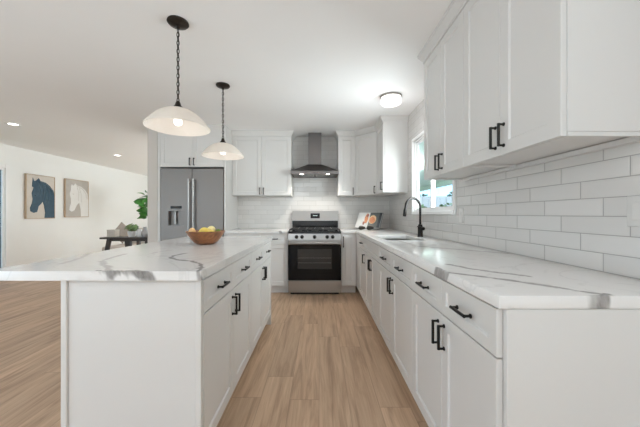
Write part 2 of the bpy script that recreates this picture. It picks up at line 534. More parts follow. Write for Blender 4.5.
def grid_slab(us, vs, skip, w0, w1, f):
    """a slab made of the cells us x vs minus skip(i, j); f maps (u, v, w) to a point"""
    mb = MB()
    cache = {}
    def V(i, j, k):
        key = (i, j, k)
        if key not in cache:
            cache[key] = mb.bm.verts.new(f(us[i], vs[j], (w0, w1)[k]))
        return cache[key]
    nu, nv = len(us)-1, len(vs)-1
    inc = lambda i, j: 0 <= i < nu and 0 <= j < nv and not skip(i, j)
    for i in range(nu):
        for j in range(nv):
            if not inc(i, j): continue
            for k in (0, 1):
                mb.bm.faces.new((V(i, j, k), V(i+1, j, k), V(i+1, j+1, k), V(i, j+1, k)))
            for (di, dj), (p, q) in {(-1, 0): ((i, j), (i, j+1)), (1, 0): ((i+1, j), (i+1, j+1)), (0, -1): ((i, j), (i+1, j)), (0, 1): ((i, j+1), (i+1, j+1))}.items():
                if not inc(i+di, j+dj):
                    mb.bm.faces.new((V(*p, 0), V(*q, 0), V(*q, 1), V(*p, 1)))
    bmesh.ops.recalc_face_normals(mb.bm, faces=mb.bm.faces)
    bmesh.ops.dissolve_limit(mb.bm, angle_limit=0.01, verts=mb.bm.verts, edges=mb.bm.edges)
    return mb
fz = lambda u, v, w: (u, v, w)
fx = lambda u, v, w: (w, u, v)
fy = lambda u, v, w: (u, w, v)

# ------------------------------------------------------------------ room shell
XL, XR, YB, YF, ZC = -5.8, 1.17, -4.0, 9.6, 2.44
YW = 4.73            # kitchen rear wall
def struct(mb, name, m, **kw): return mb.build(name, m, kind='structure', **kw)

struct(MB().box(XL-0.2, XR+0.2, YB-0.2, YF+0.2, -0.12, 0), 'floor', M['floor'])
struct(MB().box(XL-0.2, XR+0.2, YB-0.2, YF+0.2, ZC, ZC+0.15), 'ceiling', M['ceil'])
# left wall with patio door and a window further towards the viewer
DY0, DY1, DZ = 3.35, 5.24, 2.0
us = [YB, -2.6, 0.2, DY0, DY1, YF+0.2]; vs = [0, 0.35, DZ, ZC]
struct(grid_slab(us, vs, lambda i, j: (i == 3 and j < 2) or (i == 1 and j == 1), XL-0.07, XL, fx), 'wall_left', M['wall'])
struct(MB().box(XL, XR+0.2, YF, YF+0.2, 0, ZC), 'wall_far', M['wall'])
struct(MB().box(-2.48, XR+0.2, YW, YW+0.12, 0, ZC), 'wall_back', M['wall'])
struct(MB().box(-2.475, -2.335, 4.10, YW-0.001, 0, ZC-0.001), 'wall_return', M['walltaupe'])
struct(MB().box(XR, XR+0.2, YW+0.12, YF, 0, ZC), 'wall_right_far', M['wall'])
us = [XL, -5.4, -4.2, XR+0.2]; vs = [0, 2.1, ZC]
struct(grid_slab(us, vs, lambda i, j: i == 1 and j == 0, YB-0.2, YB, fy), 'wall_front', M['wall'])
# right wall with the sink window
WY0, WY1, WZ0, WZ1 = 2.45, 3.49, 1.185, 2.04
us = [YB, WY0, WY1, YW]; vs = [0, WZ0, WZ1, ZC]
struct(grid_slab(us, vs, lambda i, j: i == 1 and j == 1, XR+0.008, XR+0.06, fx), 'wall_right', M['wall'])
us = [0.80, WY0, WY1, YW]; vs = [0.90, WZ0, WZ1, ZC]
struct(grid_slab(us, vs, lambda i, j: i == 1 and j == 1, XR, XR+0.008, fx), 'trim_1', M['tiley'])
struct(MB().box(-1.345, XR, YW-0.008, YW, 0.90, ZC), 'trim_2', M['tilex'])
struct(MB().box(XL, XL+0.014, DY1+0.10, YF, 0, 0.10, 0.004), 'baseboard_left', M['trim'])
struct(MB().box(XL+0.014, -2.0, YF-0.014, YF, 0, 0.10, 0.004), 'baseboard_far', M['trim'])

# sink window: casing, sliding sashes, glass
win = thing('window_1', 'white sliding window in the tiled wall above the sink', 'window', (XR, 0, 0))
win['kind'] = 'structure'
mb = MB()
cw = 0.036
mb.box(-0.022, 0.0, WY0-cw, WY0, WZ0-cw, WZ1+cw, 0.004); mb.box(-0.022, 0.0, WY1, WY1+cw, WZ0-cw, WZ1+cw, 0.004)
mb.box(-0.022, 0.0, WY0, WY1, WZ1, WZ1+cw, 0.004); mb.box(-0.030, 0.0, WY0, WY1, WZ0-cw, WZ0, 0.004)
mb.build('window_frame', M['trim'], win)
mb = MB()
def ring(mb, x0, x1, y0, y1, z0, z1, t):
    mb.box(x0, x1, y0, y0+t, z0, z1); mb.box(x0, x1, y1-t, y1, z0, z1)
    mb.box(x0, x1, y0+t, y1-t, z0, z0+t); mb.box(x0, x1, y0+t, y1-t, z1-t, z1)
ring(mb, 0.001, 0.058, WY0, WY1, WZ0, WZ1, 0.016)
mb.build('window_jamb', M['trim'], win)
ym = 2.985
for y0, y1, x in ((WY0+0.0165, ym+0.012, 0.006), (ym-0.012, WY1-0.0165, 0.028)):
    mb = MB(); ring(mb, x, x+0.02, y0, y1, WZ0+0.0165, WZ1-0.0165, 0.024)
    sash = mb.build('window_sash', M['trim'], win)
    MB().box(x+0.008, x+0.012, y0+0.024, y1-0.024, WZ0+0.0405, WZ1-0.0405).build('window_pane', M['glass'], sash)

# patio door in the left wall
dr = thing('door_1', 'white framed sliding glass patio door at the left edge', 'door', (XL, 0, 0)); dr['kind'] = 'structure'
mb = MB()
mb.box(0.0, 0.02, DY1, DY1+0.072, 0.0, DZ+0.075, 0.004); mb.box(0.0, 0.02, DY0-0.075, DY0, 0.0, DZ+0.075, 0.004)
mb.box(0.0, 0.02, DY0, DY1, DZ, DZ+0.075, 0.004)
mb.build('door_casing', M['trim'], dr)
dm = (DY0+DY1)/2
for y0, y1, x in ((DY0, dm+0.03, -0.068), (dm-0.03, DY1, -0.034)):
    mb = MB(); ring(mb, x, x+0.032, y0, y1, 0.02, DZ, 0.035)
    sash = mb.build('door_sash', M['trim'], dr)
    MB().box(x+0.013, x+0.019, y0+0.035, y1-0.035, 0.055, DZ-0.035).build('door_pane', M['glass'], sash)

# ------------------------------------------------------------------ outdoors
struct(MB().box(-40, 60, -40, 60, -0.35, -0.15), 'ground', M['grass'])
struct(MB().box(1.37, 8.5, -2, 11.0, -0.149, -0.10), 'bounce_slab', M['slab'])  # unseen pale slab, added to bounce light onto the patio cover
mb = MB()
mb.hexa([(1.4, -1, 2.46), (4.2, -1, 2.24), (4.2, 14, 2.24), (1.4, 14, 2.46)], [(1.4, -1, 2.54), (4.2, -1, 2.36), (4.2, 14, 2.36), (1.4, 14, 2.54)])
pc = thing('patio_cover', 'pale painted patio cover seen through the sink window', 'patio cover')
mb.build('roof_panel', M['patio'], pc)
mb = MB(); mb.box(4.12, 4.28, -1, 14, 2.10, 2.238); mb.build('beam', M['patio'], pc)
for y in (-0.5, 13.5):
    MB().box(4.15, 4.25, y, y+0.1, -0.15, 2.098).build('post', M['patio'], pc)
fe = MB()
for i in range(60): fe.box(2.0+i*0.3, 2.0+i*0.3+0.285, 14.5, 14.53, -0.15, 2.05)
tag(fe.build('garden_fence', M['fence']), 'pale board fence across the garden beyond the sink window', 'fence')

def leafy(name, label, cat, c, r, m, n=300, ls=0.12, group=None, parent=None):
    mb = MB()
    rnd = random.Random(hash(tuple(c)) & 0xffff)
    for i in range(n):
        while True:
            d = Vector((rnd.uniform(-1, 1), rnd.uniform(-1, 1), rnd.uniform(-1, 1)))
            if 0.2 < d.length < 1: break
        p = Vector((d.x*r[0], d.y*r[1], d.z*r[2]))
        n_ = (d+Vector((rnd.uniform(-.6, .6), rnd.uniform(-.6, .6), rnd.uniform(-.3, .9)))).normalized()
        t = n_.orthogonal().normalized(); b = n_.cross(t)
        s = ls*rnd.uniform(0.6, 1.3)
        q = [p-t*s, p+b*s*0.45+n_*s*0.08, p+t*s, p-b*s*0.45+n_*s*0.08]
        mb.bm.faces.new([mb.bm.verts.new(v) for v in q])
    o = mb.build(name, m, parent, loc=c)
    if label: tag(o, label, cat, group)
    return o
for i in range(3):
    t = leafy('hedge_shrub', ['green shrub nearest the sink window in front of the pale fence', 'green shrub in the middle of the row before the pale fence', 'green shrub farthest along the row before the pale fence'][i],
              'shrub', (4.0+i*1.9, 12.2+i*0.3, 0.75), (0.92, 0.8, 0.95), M['hedge'], 900, 0.13, 'shrubs by the garden fence')
for i, (x, h) in enumerate(((8.6, 2.1), (12.0, 2.5), (15.5, 2.2))):
    t = thing('garden_tree', ['dark tree beyond the pale fence, leftmost of three', 'dark tree beyond the pale fence, tallest of three', 'dark tree beyond the pale fence, rightmost of three'][i], 'tree', (x, 24, -0.15), 0, 'trees beyond the garden fence')
    leafy('crown', None, None, (0, 0, h-0.2), (1.3, 1.2, 1.15), M['fartree'], 500, 0.25, parent=t)
    MB().tube([(0, 0, 0), (0.05, 0, h-0.5)], [0.12, 0.07]).build('trunk', M['bark'], t, 40)
leafy('evergreen_hedge', 'dark evergreen hedge outside the patio door', 'hedge', (-7.6, 5.6, 1.0), (0.8, 2.8, 1.6), M['darkhedge'], 5000, 0.22)

# ------------------------------------------------------------------ shared cabinet pieces
def front_mesh(wd, h, rail, rec=0.008, t=0.02):
    """shaker front centred on x, bottom at z=0, face at y=0 looking to -y, back at y=t"""
    mb = MB(); bm = mb.bm
    def rect(x, z0, z1, y): return [bm.verts.new(p) for p in ((-x, y, z0), (x, y, z0), (x, y, z1), (-x, y, z1))]
    e = 0.0018
    X = wd/2
    rings = [rect(X, 0, h, t), rect(X, 0, h, e), rect(X-e, e, h-e, 0)]
    if rail:
        rings += [rect(X-rail, rail, h-rail, 0), rect(X-rail-0.005, rail+0.005, h-rail-0.005, rec)]
    bm.faces.new(rings[0])
    for a, b in zip(rings[:-1], rings[1:]):
        for i in range(4):
            j = (i+1) % 4
            bm.faces.new((a[i], a[j], b[j], b[i]))
    bm.faces.new(rings[-1])
    return mb.mesh('shaker_front', M['cab'])
_fc = {}
def front(kind, parent, x0, x1, z0, z1, y=-0.022, rail=0.058):
    g = 0.0016
    wd, h = x1-x0-2*g, z1-z0
    key = (round(wd, 4), round(h, 4), rail)
    if key not in _fc: _fc[key] = front_mesh(wd, h, rail)
    return inst(kind, _fc[key], parent, ((x0+x1)/2, y, z0))
hb = MB()
L_ = 0.052
hb.tube([(-L_, -0.025, 0), (L_, -0.025, 0)], 0.0062, 10)
for s_ in (-1, 1):
    x = s_*0.048
    hb.tube([(x, 0, 0), (x, -0.004, 0), (x, -0.006, 0), (x, -0.019, 0), (x, -0.025, 0)], [0.0085, 0.0085, 0.005, 0.005, 0.0062], 10)
PULL = hb.mesh('bar_pull', M['black'], 40)
def pull(fr, x, z, vertical):
    return inst('handle', PULL, fr, (x, 0, z), (0, PI/2 if vertical else 0, 0))

def base_cabinet(label, loc, rz, wd, fronts, depth=0.60, kick=True, sink=False, filler=None):
    """local frame: x along the run (centre 0), front face of the box at y=0, body goes to +y"""
    t = thing('base_cabinet', label, 'cabinet', loc, rz)
    X = wd/2
    mb = MB()
    if sink:
        mb.box(-X, -X+0.018, 0, depth, 0.11, 0.874); mb.box(X-0.018, X, 0, depth, 0.11, 0.874)
        mb.box(-X+0.018, X-0.018, depth-0.012, depth, 0.11, 0.874); mb.box(-X+0.018, X-0.018, 0, depth-0.012, 0.11, 0.128)
        mb.box(-X+0.018, X-0.018, 0, 0.02, 0.72, 0.874)
    else:
        mb.box(-X, X, 0, depth, 0.11, 0.874, 0.001)
    mb.build('carcass', M['cab'], t)
    if kick: MB().box(-X, X, 0.055, 0.07, 0.0, 0.11).build('toe_kick', M['cab'], t)
    for f in fronts:
        kind, x0, x1, z0, z1 = f[:5]
        o = front(kind, t, x0, x1, z0, z1, rail=0.042 if kind == 'drawer' else 0.058)
        if kind == 'drawer':
            if len(f) < 6: pull(o, 0, (z1-z0)/2, False)
        else:
            hx = f[5]
            pull(o, hx*((x1-x0)/2-0.030), z1-z0-0.088, True)
    return t
ZD0, ZD1, ZR0, ZR1 = 0.115, 0.716, 0.722, 0.868
def two_two(wd):
    X = wd/2
    return [('drawer', -X, 0, ZR0, ZR1), ('drawer', 0, X, ZR0, ZR1), ('door', -X, 0, ZD0, ZD1, 1), ('door', 0, X, ZD0, ZD1, -1)]

# right run: face plane x = 0.535, boxes from 0.557 to 1.157
RX = 0.557
def right_cab(label, y0, y1, fronts, **kw):
    return base_cabinet(label, (RX, (y0+y1)/2, 0), -PI/2, y1-y0, fronts, **kw)
right_cab('white shaker base cabinet at the near end of the right run, two drawers, two doors', 0.855, 1.630, two_two(0.775))
right_cab('white shaker base cabinet, second from the near end of the right run, with two drawers', 1.631, 2.544, two_two(0.913))
wd = 0.76; X = wd/2
right_cab('white shaker sink base cabinet with a plain false drawer front over two doors', 2.545, 3.305,
          [('drawer', -X, X, ZR0, ZR1, 0), ('door', -X, 0, ZD0, ZD1, 1), ('door', 0, X, ZD0, ZD1, -1)], sink=True)
wd = 0.454; X = wd/2
right_cab('narrow white base cabinet between the sink cabinet and the rear corner, one drawer one door', 3.306, 3.760,
          [('drawer', -X, X, ZR0, ZR1), ('door', -X, X, ZD0, ZD1, 1)])
# end panel of the right run
ep = thing('end_panel', 'plain white panel closing the near end of the right cabinet run', 'panel', (0, 0, 0))
MB().box(0.553, 1.165, 0.836, 0.853, 0.0, 0.874, 0.0015).build('panel', M['cab'], ep)
# blind corner box with filler strip
cc = thing('corner_cabinet', 'white blind corner cabinet with filler strip under the open cookbook', 'cabinet', (0, 0, 0))
MB().box(RX, 1.157, 3.762, 4.715, 0.11, 0.874, 0.001).build('carcass', M['cab'], cc)
MB().box(0.537, 0.556, 3.762, 4.098, 0.115, 0.868, 0.001).build('filler', M['cab'], cc)
MB().box(0.612, 0.627, 3.762, 4.098, 0, 0.11).build('toe_kick', M['cab'], cc)
# rear run either side of the range
BY = 4.122
wd = 0.212; X = wd/2
t = base_cabinet('narrow white pull-out base cabinet right of the range with one tall door', (0.429, BY, 0), 0, wd, [('door', -X, X, ZD0, ZR1, -1)], depth=0.59)
for ch in t.children:
    for hh in ch.children: hh.scale = (1.45, 1, 1); hh.location.z -= 0.03
wd = 0.40; X = wd/2
base_cabinet('white base cabinet left of the range with one drawer over one door', (-0.6485, BY, 0), 0, wd, [('drawer', -X, X, ZR0, ZR1), ('door', -X, X, ZD0, ZD1, -1)], depth=0.59)
wd = 0.492; X = wd/2
base_cabinet('white base cabinet between the refrigerator panel and the cabinet left of the range', (-1.0955, BY, 0), 0, wd, [('drawer', -X, X, ZR0, ZR1), ('door', -X, X, ZD0, ZD1, 1)], depth=0.59)

# island: face plane x = -0.50, boxes to x = -1.08
IX = -0.522
for y0, y1, lab in ((1.236, 2.098, 'white island cabinet unit nearest the camera, two drawers above two doors'),
                    (2.099, 2.961, 'white island cabinet unit at the far end facing the range')):
    base_cabinet(lab, (IX, (y0+y1)/2, 0), PI/2, y1-y0, two_two(y1-y0), depth=0.55)
ip = thing('island_end_panel', 'white panel with corner posts closing the near end of the island', 'panel')
MB().box(-1.075, -0.528, 1.219, 1.234, 0.0, 0.874).build('panel', M['cab'], ip)
MB().box(-0.527, -0.502, 1.209, 1.234, 0.0, 0.874, 0.002).build('corner_post', M['cab'], ip)
MB().box(-1.101, -1.076, 1.209, 1.234, 0.0, 0.874, 0.002).build('corner_post', M['cab'], ip)
bp = thing('island_back_panel', 'white panel on the seating side of the island', 'panel')
MB().box(-1.099, -1.080, 1.236, 2.961, 0.0, 0.874, 0.001).build('panel', M['cab'], bp)
MB().box(-1.111, -1.099, 1.236, 2.961, 0.0, 0.10, 0.003).build('base_strip', M['cab'], bp)
ip2 = thing('island_end_panel', 'white panel at the far end of the island', 'panel')
MB().box(-1.099, -0.502, 2.963, 2.981, 0.0, 0.874, 0.001).build('panel', M['cab'], ip2)

# worktops
def bevel_outer(mb, off=0.003):
    es = [e for e in mb.bm.edges if len(e.link_faces) == 2 and e.calc_face_angle(0) > 1.0]
    bmesh.ops.bevel(mb.bm, geom=es, offset=off, segments=2, affect='EDGES', profile=0.5)
    return mb
CZ0, CZ1 = 0.8755, 0.915
mb = bevel_outer(MB().box(-1.41, -0.494, 1.19, 2.995, CZ0, CZ1))
tag(mb.build('island_worktop', M['quartz_island'], smooth=30), 'white quartz island worktop with grey veins holding the wooden fruit bowl', 'worktop')
SX0, SX1, SY0, SY1 = 0.63, 0.99, 2.60, 3.22
xs = [0.321, 0.528, SX0, SX1, 1.168]; ys = [0.834, SY0, SY1, 4.075, 4.720]
mb = bevel_outer(grid_slab(xs, ys, lambda i, j: (i == 0 and j < 3) or (i == 2 and j == 1), CZ0, CZ1, fz))
tag(mb.build('worktop', M['quartz_right'], smooth=30), 'long white veined quartz worktop along the right wall around the sink', 'worktop')
mb = bevel_outer(MB().box(-1.341, -0.446, 4.075, 4.720, CZ0, CZ1))
tag(mb.build('worktop', M['quartz_right'], smooth=30), 'short white quartz worktop left of the range below the wall cabinet', 'worktop')

# sink and faucet
sk = thing('sink', 'undermount stainless steel sink set into the right worktop', 'sink', ((SX0+SX1)/2, (SY0+SY1)/2, 0))
a, b = (SX1-SX0)/2+0.012, (SY1-SY0)/2+0.012
mb = MB()
mb.box(-a, -a+0.004, -b, b, 0.68, 0.874); mb.box(a-0.004, a, -b, b, 0.68, 0.874)
mb.box(-a+0.004, a-0.004, -b, -b+0.004, 0.68, 0.874); mb.box(-a+0.004, a-0.004, b-0.004, b, 0.68, 0.874)
mb.box(-a+0.004, a-0.004, -b+0.004, b-0.004, 0.68, 0.684)
mb.build('basin', M['steel'], sk)
MB().lathe([(0, 0), (0.045, 0), (0.045, 0.004), (0.035, 0.004), (0.03, 0.001), (0, 0.001)], (0.05, 0, 0.684), 24).build('drain', M['steelhandle'], sk, 40)

fc = thing('faucet', 'matte black gooseneck faucet with pull-down spray behind the sink', 'faucet', (1.066, 2.99, 0.915), R(200))
MB().lathe([(0, 0), (0.030, 0), (0.030, 0.008), (0.026, 0.012), (0.026, 0.10), (0.023, 0.115), (0.021, 0.13), (0, 0.13)], seg=24).build('base', M['black'], fc, 40)
pts = [(0, 0, 0.12), (0, 0, 0.22), (0, 0, 0.30)] + [(0.092-0.092*math.cos(k*PI/14), 0, 0.31+0.095*math.sin(k*PI/14)) for k in range(15)] + [(0.190, 0, 0.285)]
MB().tube(pts, 0.0125, 14).build('spout', M['black'], fc, 60)
MB().tube([(0.1885, 0, 0.295), (0.191, 0, 0.28), (0.197, 0, 0.225), (0.198, 0, 0.215)], [0.0135, 0.017, 0.018, 0.014], 16).build('spray_head', M['black'], fc, 40)
lv = MB().tube([(0, 0.018, 0.088), (0, 0.052, 0.088)], 0.017, 16)
lv.tube([(0, 0.042, 0.09), (0.01, 0.046, 0.096), (0.08, 0.052, 0.112)], [0.007, 0.006, 0.005], 10)
lv.build('lever', M['black'], fc, 50)

# ------------------------------------------------------------------ wall cabinets
UZ0, UZ1 = 1.44, 2.362
def crown(mb, x0, x1, y, endl=None, endr=None, depth=0.33):
    """stepped crown along the front and the exposed ends; endl/endr True = returns along that side"""
    prof = [(0.0, UZ1-0.006), (0.005, UZ1-0.006), (0.006, UZ1+0.012), (0.013, UZ1+0.020), (0.034, UZ1+0.052), (0.038, UZ1+0.054), (0.038, ZC-0.002)]
    rings = []
    for off, z in prof:
        a, b = x0-(off if endl else 0), x1+(off if endr else 0)
        rings.append([mb.bm.verts.new(p) for p in ((a, y-off, z), (b, y-off, z), (b, depth, z), (a, depth, z))])
    mb.bm.faces.new(rings[0]); mb.bm.faces.new(rings[-1])
    for r0, r1 in zip(rings[:-1], rings[1:]):
        for i in range(4):
            j = (i+1) % 4
            mb.bm.faces.new((r0[i], r0[j], r1[j], r1[i]))
def wall_cabinet(label, loc, rz, wd, doors, depth=0.328, z0=UZ0, z1=UZ1, endl=False, endr=False, hz=0.068, crown_on=True, name='wall_cabinet', gy=0.0):
    t = thing(name, label, 'cabinet', loc, rz)
    X = wd/2
    mb = MB()
    mb.box(-X, X, 0, depth, z0+0.016, z1, 0.001)
    # lips that make the underside a shallow tray
    mb.box(-X, X, 0, 0.019, z0, z0+0.015); mb.box(-X, -X+0.016, 0.02, depth-0.03, z0, z0+0.015)
    mb.box(X-0.016, X, 0.02, depth-0.03, z0, z0+0.015); mb.box(-X, X, depth-0.028, depth, z0-0.008, z0+0.012)
    mb.build('carcass', M['cab'], t)
    for x0, x1, hx in doors:
        o = front('door', t, x0, x1, z0+0.001, z1-0.008)
        pull(o, hx*((x1-x0)/2-0.030), hz, True)
    if crown_on:
        mb = MB(); crown(mb, -X, X, -0.022, endl, endr, depth)
        mb.build('crown_molding', M['cab'], t)
    return t
UXF = 0.862
pair = lambda X: [(-X, 0, 1), (0, X, -1)]
def right_wall_cab(label, y0, y1, doors, **kw):
    return wall_cabinet(label, (UXF, (y0+y1)/2, 0), -PI/2, y1-y0, doors, depth=XR-UXF-0.002, z0=kw.pop('z0', 1.426), hz=0.088, **kw)
right_wall_cab('white shaker wall cabinet at the upper right nearest the camera', 0.985, 1.655, pair(0.335), endr=True)
right_wall_cab('white shaker wall cabinet between the nearest one and the sink window', 1.656, 2.275, pair(0.3095), endl=True)
right_wall_cab('white single-door wall cabinet on the right wall beyond the sink window', 3.735, 4.118, [(-0.1915, 0.1915, 1)], endr=True, z0=1.44)
UY = 4.40
wall_cabinet('white two-door wall cabinet between the refrigerator and the range hood', (-0.888, UY+0.022, 0), 0, 0.916, pair(0.458), depth=0.30-0.002, endr=True)
wall_cabinet('narrow white wall cabinet right of the range hood', (0.428, UY+0.022, 0), 0, 0.260, [(-0.13, 0.13, 1)], depth=0.298, endl=True)
# diagonal corner wall cabinet
dg = thing('corner_wall_cabinet', 'white diagonal corner wall cabinet above the open cookbook', 'cabinet', (0, 0, 0))
A_, B_ = Vector((0.560, UY+0.022)), Vector((UXF, 4.120))
poly = [tuple(A_), (0.560, YW-0.010), (XR-0.002, YW-0.010), (XR-0.002, 4.120), tuple(B_)]
MB().prism(poly, lambda p: (p[0], p[1], UZ0), lambda p: (p[0], p[1], UZ1)).build('carcass', M['cab'], dg)
dl = (B_-A_).length
ang = math.atan2(B_.y-A_.y, B_.x-A_.x)
mid = (A_+B_)/2
nrm = Vector((math.sin(ang), -math.cos(ang)))
dd = front_mesh(dl-0.03, UZ1-UZ0-0.013, 0.058)
do = inst('door', dd, dg, (mid.x+nrm.x*0.022, mid.y+nrm.y*0.022, UZ0+0.001), (0, 0, ang))
pull(do, (dl-0.03)/2-0.030, 0.068, True)
mb = MB()
rings = []
for off, z in [(0.022, UZ1+0.001), (0.028, UZ1+0.012), (0.035, UZ1+0.020), (0.056, UZ1+0.052), (0.060, UZ1+0.054), (0.060, ZC-0.002)]:
    rings.append([mb.bm.verts.new((*p, z)) for p in ((A_.x+0.001, A_.y-off*0.95), (A_.x+0.001, YW-0.012), (XR-0.004, YW-0.012), (XR-0.004, B_.y+0.001), (B_.x-off*0.95, B_.y+0.001))])
mb.bm.faces.new(rings[0]); mb.bm.faces.new(rings[-1])
for r0, r1 in zip(rings[:-1], rings[1:]):
    for i in range(5):
        j = (i+1) % 5
        mb.bm.faces.new((r0[i], r0[j], r1[j], r1[i]))
mb.build('crown_molding', M['cab'], dg)

# refrigerator surround
FXL, FXR = -2.298, -1.372
pl_ = tag(MB().box(-2.333, FXL, 4.105, YW-0.001, 0, ZC-0.002, 0.0015).build('refrigerator_side_panel', M['cab']), 'tall white panel between the taupe wall end and the refrigerator', 'panel')
pr_ = tag(MB().box(FXR, -1.349, 4.105, YW-0.012, 0, ZC-0.002, 0.0015).build('refrigerator_side_panel', M['cab']), 'tall white panel right of the refrigerator', 'panel')
fw = FXR-FXL-0.004
wall_cabinet('white two-door cabinet above the refrigerator', ((FXL+FXR)/2, 4.125, 0), 0, fw, pair(fw/2), depth=0.59, z0=1.835, z1=UZ1, hz=0.075, name='wall_cabinet')

# ------------------------------------------------------------------ refrigerator
rf = thing('refrigerator', 'grey stainless steel french-door refrigerator with water dispenser', 'refrigerator', ((FXL+FXR)/2, 4.10, 0))
X = 0.455
MB().box(-X+0.004, X-0.004, 0.075, 0.60, 0.03, 1.80, 0.004).build('body', M['dark'], rf)
for sx in (-1, 1):
    x0, x1 = (-X, -0.002) if sx < 0 else (0.002, X)
    if sx < 0:
        us = [x0, -0.339, -0.110, x1]; vs = [0.72, 0.98, 1.198, 1.812]
        mb = grid_slab(us, vs, lambda i, j: i == 1 and j == 1, 0.0, 0.07, fy)
    else:
        mb = MB().box(x0, x1, 0, 0.07, 0.72, 1.812, 0.006, 2)
    d = mb.build('door', M['steelv'], rf)
    hx = sx*0.034
    h = MB().tube([(hx, -0.045, 0.80), (hx, -0.045, 1.66)], 0.0125, 14)
    for z in (0.84, 1.62): h.tube([(hx, 0, z), (hx, -0.045, z)], 0.010, 10)
    h.build('handle', M['steelhandle'], d, 40)
    if sx < 0:
        q = MB(); q.box(-0.338, -0.111, 0.055, 0.069, 0.981, 1.197)
        q.box(-0.338, -0.111, 0.002, 0.055, 0.981, 0.990)
        q.build('dispenser_niche', M['steelv'], d)
        MB().tube([(-0.255, 0.03, 1.196), (-0.255, 0.03, 1.09), (-0.255, 0.034, 1.01)], [0.016, 0.016, 0.02], 12).build('dispenser_paddle', M['steelhandle'], d, 40)
        MB().box(-0.307, -0.147, -0.004, -0.0005, 1.232, 1.272, 0.001).build('display', M['blackgloss'], d)
fd = MB().box(-X, X, 0, 0.07, 0.06, 0.712, 0.006, 2).build('freezer_drawer', M['steelv'], rf)
h = MB().tube([(-0.36, -0.045, 0.62), (0.36, -0.045, 0.62)], 0.0125, 14)
for x in (-0.32, 0.32): h.tube([(x, 0, 0.62), (x, -0.045, 0.62)], 0.010, 10)
h.build('handle', M['steelhandle'], fd, 40)
MB().box(-X+0.03, X-0.03, 0.02, 0.07, 0.0, 0.055).build('base_grille', M['dark'], rf)

# ------------------------------------------------------------------ range
rg = thing('gas_range', 'stainless steel gas range with black oven door and front knobs', 'range', (-0.0625, 4.04, 0))
X = 0.378
MB().box(-X, X, 0.045, 0.66, 0.03, 0.893, 0.002).build('body', M['steel'], rg)
MB().box(-X+0.03, X-0.03, 0.06, 0.64, 0.0, 0.03).build('base', M['dark'], rg)
MB().box(-X, X, 0.004, 0.044, 0.035, 0.205, 0.004, 2).build('drawer', M['steel'], rg)
od = MB().box(-X, X, 0.0, 0.044, 0.212, 0.718, 0.004, 2).build('oven_door', M['ovenglass'], rg)
MB().box(-0.243, 0.243, -0.002, -0.0005, 0.375, 0.655).build('oven_window', M['ovenwin'], od)
rk = MB()
for z in (0.46, 0.53):
    rk.tube([(-0.235, -0.003, z), (0.235, -0.003, z)], 0.0012, 6)
rk.build('rack_line', M['steel'], od)
hm = MB().tube([(-X+0.03, -0.050, 0.742), (X-0.03, -0.050, 0.742)], 0.0145, 14)
for x in (-X+0.06, X-0.06): hm.tube([(x, 0.0, 0.735), (x, -0.050, 0.742)], 0.012, 10)
hm.build('handle', M['steelhandle'], od, 40)
MB().box(-X, X, 0.0, 0.044, 0.719, 0.775, 0.003, 2).build('door_top_strip', M['steel'], od)
mb = MB().hexa([(-X, 0.008, 0.782), (X, 0.008, 0.782), (X, 0.12, 0.782), (-X, 0.12, 0.782)], [(-X, 0.020, 0.873), (X, 0.020, 0.873), (X, 0.12, 0.873), (-X, 0.12, 0.873)])
cp = mb.build('control_panel', M['steel'], rg)
for x in (-0.258, -0.180, 0.0, 0.180, 0.258):
    kb = MB().tube([(x, 0.014, 0.828), (x, 0.004, 0.827), (x, -0.004, 0.826), (x, -0.026, 0.824)], [0.027, 0.027, 0.021, 0.018], 18)
    kb.box(x-0.003, x+0.003, -0.030, -0.020, 0.808, 0.842)
    kb.build('knob', M['black'], cp, 40)
MB().box(-X, X, 0.006, 0.60, 0.8745, 0.905, 0.006, 2).build('cooktop', M['blackgloss'], rg)
for cx in (-0.245, 0.0, 0.245):
    g_ = MB(); w_ = 0.115
    for x in (cx-w_, cx+w_): g_.box(x-0.006, x+0.006, 0.05, 0.56, 0.922, 0.938, 0.002)
    for y in (0.05, 0.18, 0.305, 0.43, 0.56): g_.box(cx-w_, cx+w_, y-0.006, y+0.006, 0.924, 0.940, 0.002)
    g_.box(cx-0.006, cx+0.006, 0.05, 0.56, 0.924, 0.941, 0.002)
    for x in (cx-w_, cx+w_):
        for y in (0.055, 0.555): g_.box(x-0.006, x+0.006, y-0.006, y+0.006, 0.904, 0.924)
    g_.build('grate', M['iron'], rg)
for cx, cy in ((-0.245, 0.17), (-0.245, 0.44), (0, 0.30), (0.245, 0.17), (0.245, 0.44)):
    MB().lathe([(0, 0), (0.055, 0), (0.052, 0.006), (0.036, 0.008), (0.036, 0.015), (0.030, 0.017), (0, 0.017)], (cx, cy, 0.9045), 20).build('burner', M['iron'], rg, 40)
MB().box(-X+0.005, X-0.005, 0.61, 0.66, 0.894, 1.045, 0.003).build('vent_strip', M['blackgloss'], rg)
bk = MB().hexa([(-X+0.004, 0.595, 1.046), (X-0.004, 0.595, 1.046), (X-0.004, 0.672, 1.046), (-X+0.004, 0.672, 1.046)],
               [(-X+0.004, 0.625, 1.205), (X-0.004, 0.625, 1.205), (X-0.004, 0.672, 1.205), (-X+0.004, 0.672, 1.205)])
bk = bk.build('backguard', M['steel'], rg)
dy = lambda z: 0.595+(z-1.046)/(1.205-1.046)*0.03-0.001
MB().hexa([(-0.075, dy(1.085), 1.085), (0.075, dy(1.085), 1.085), (0.075, dy(1.085)+0.006, 1.085), (-0.075, dy(1.085)+0.006, 1.085)],
          [(-0.075, dy(1.165), 1.165), (0.075, dy(1.165), 1.165), (0.075, dy(1.165)+0.006, 1.165), (-0.075, dy(1.165)+0.006, 1.165)]).build('display', M['blackgloss'], bk)
dg_ = MB()
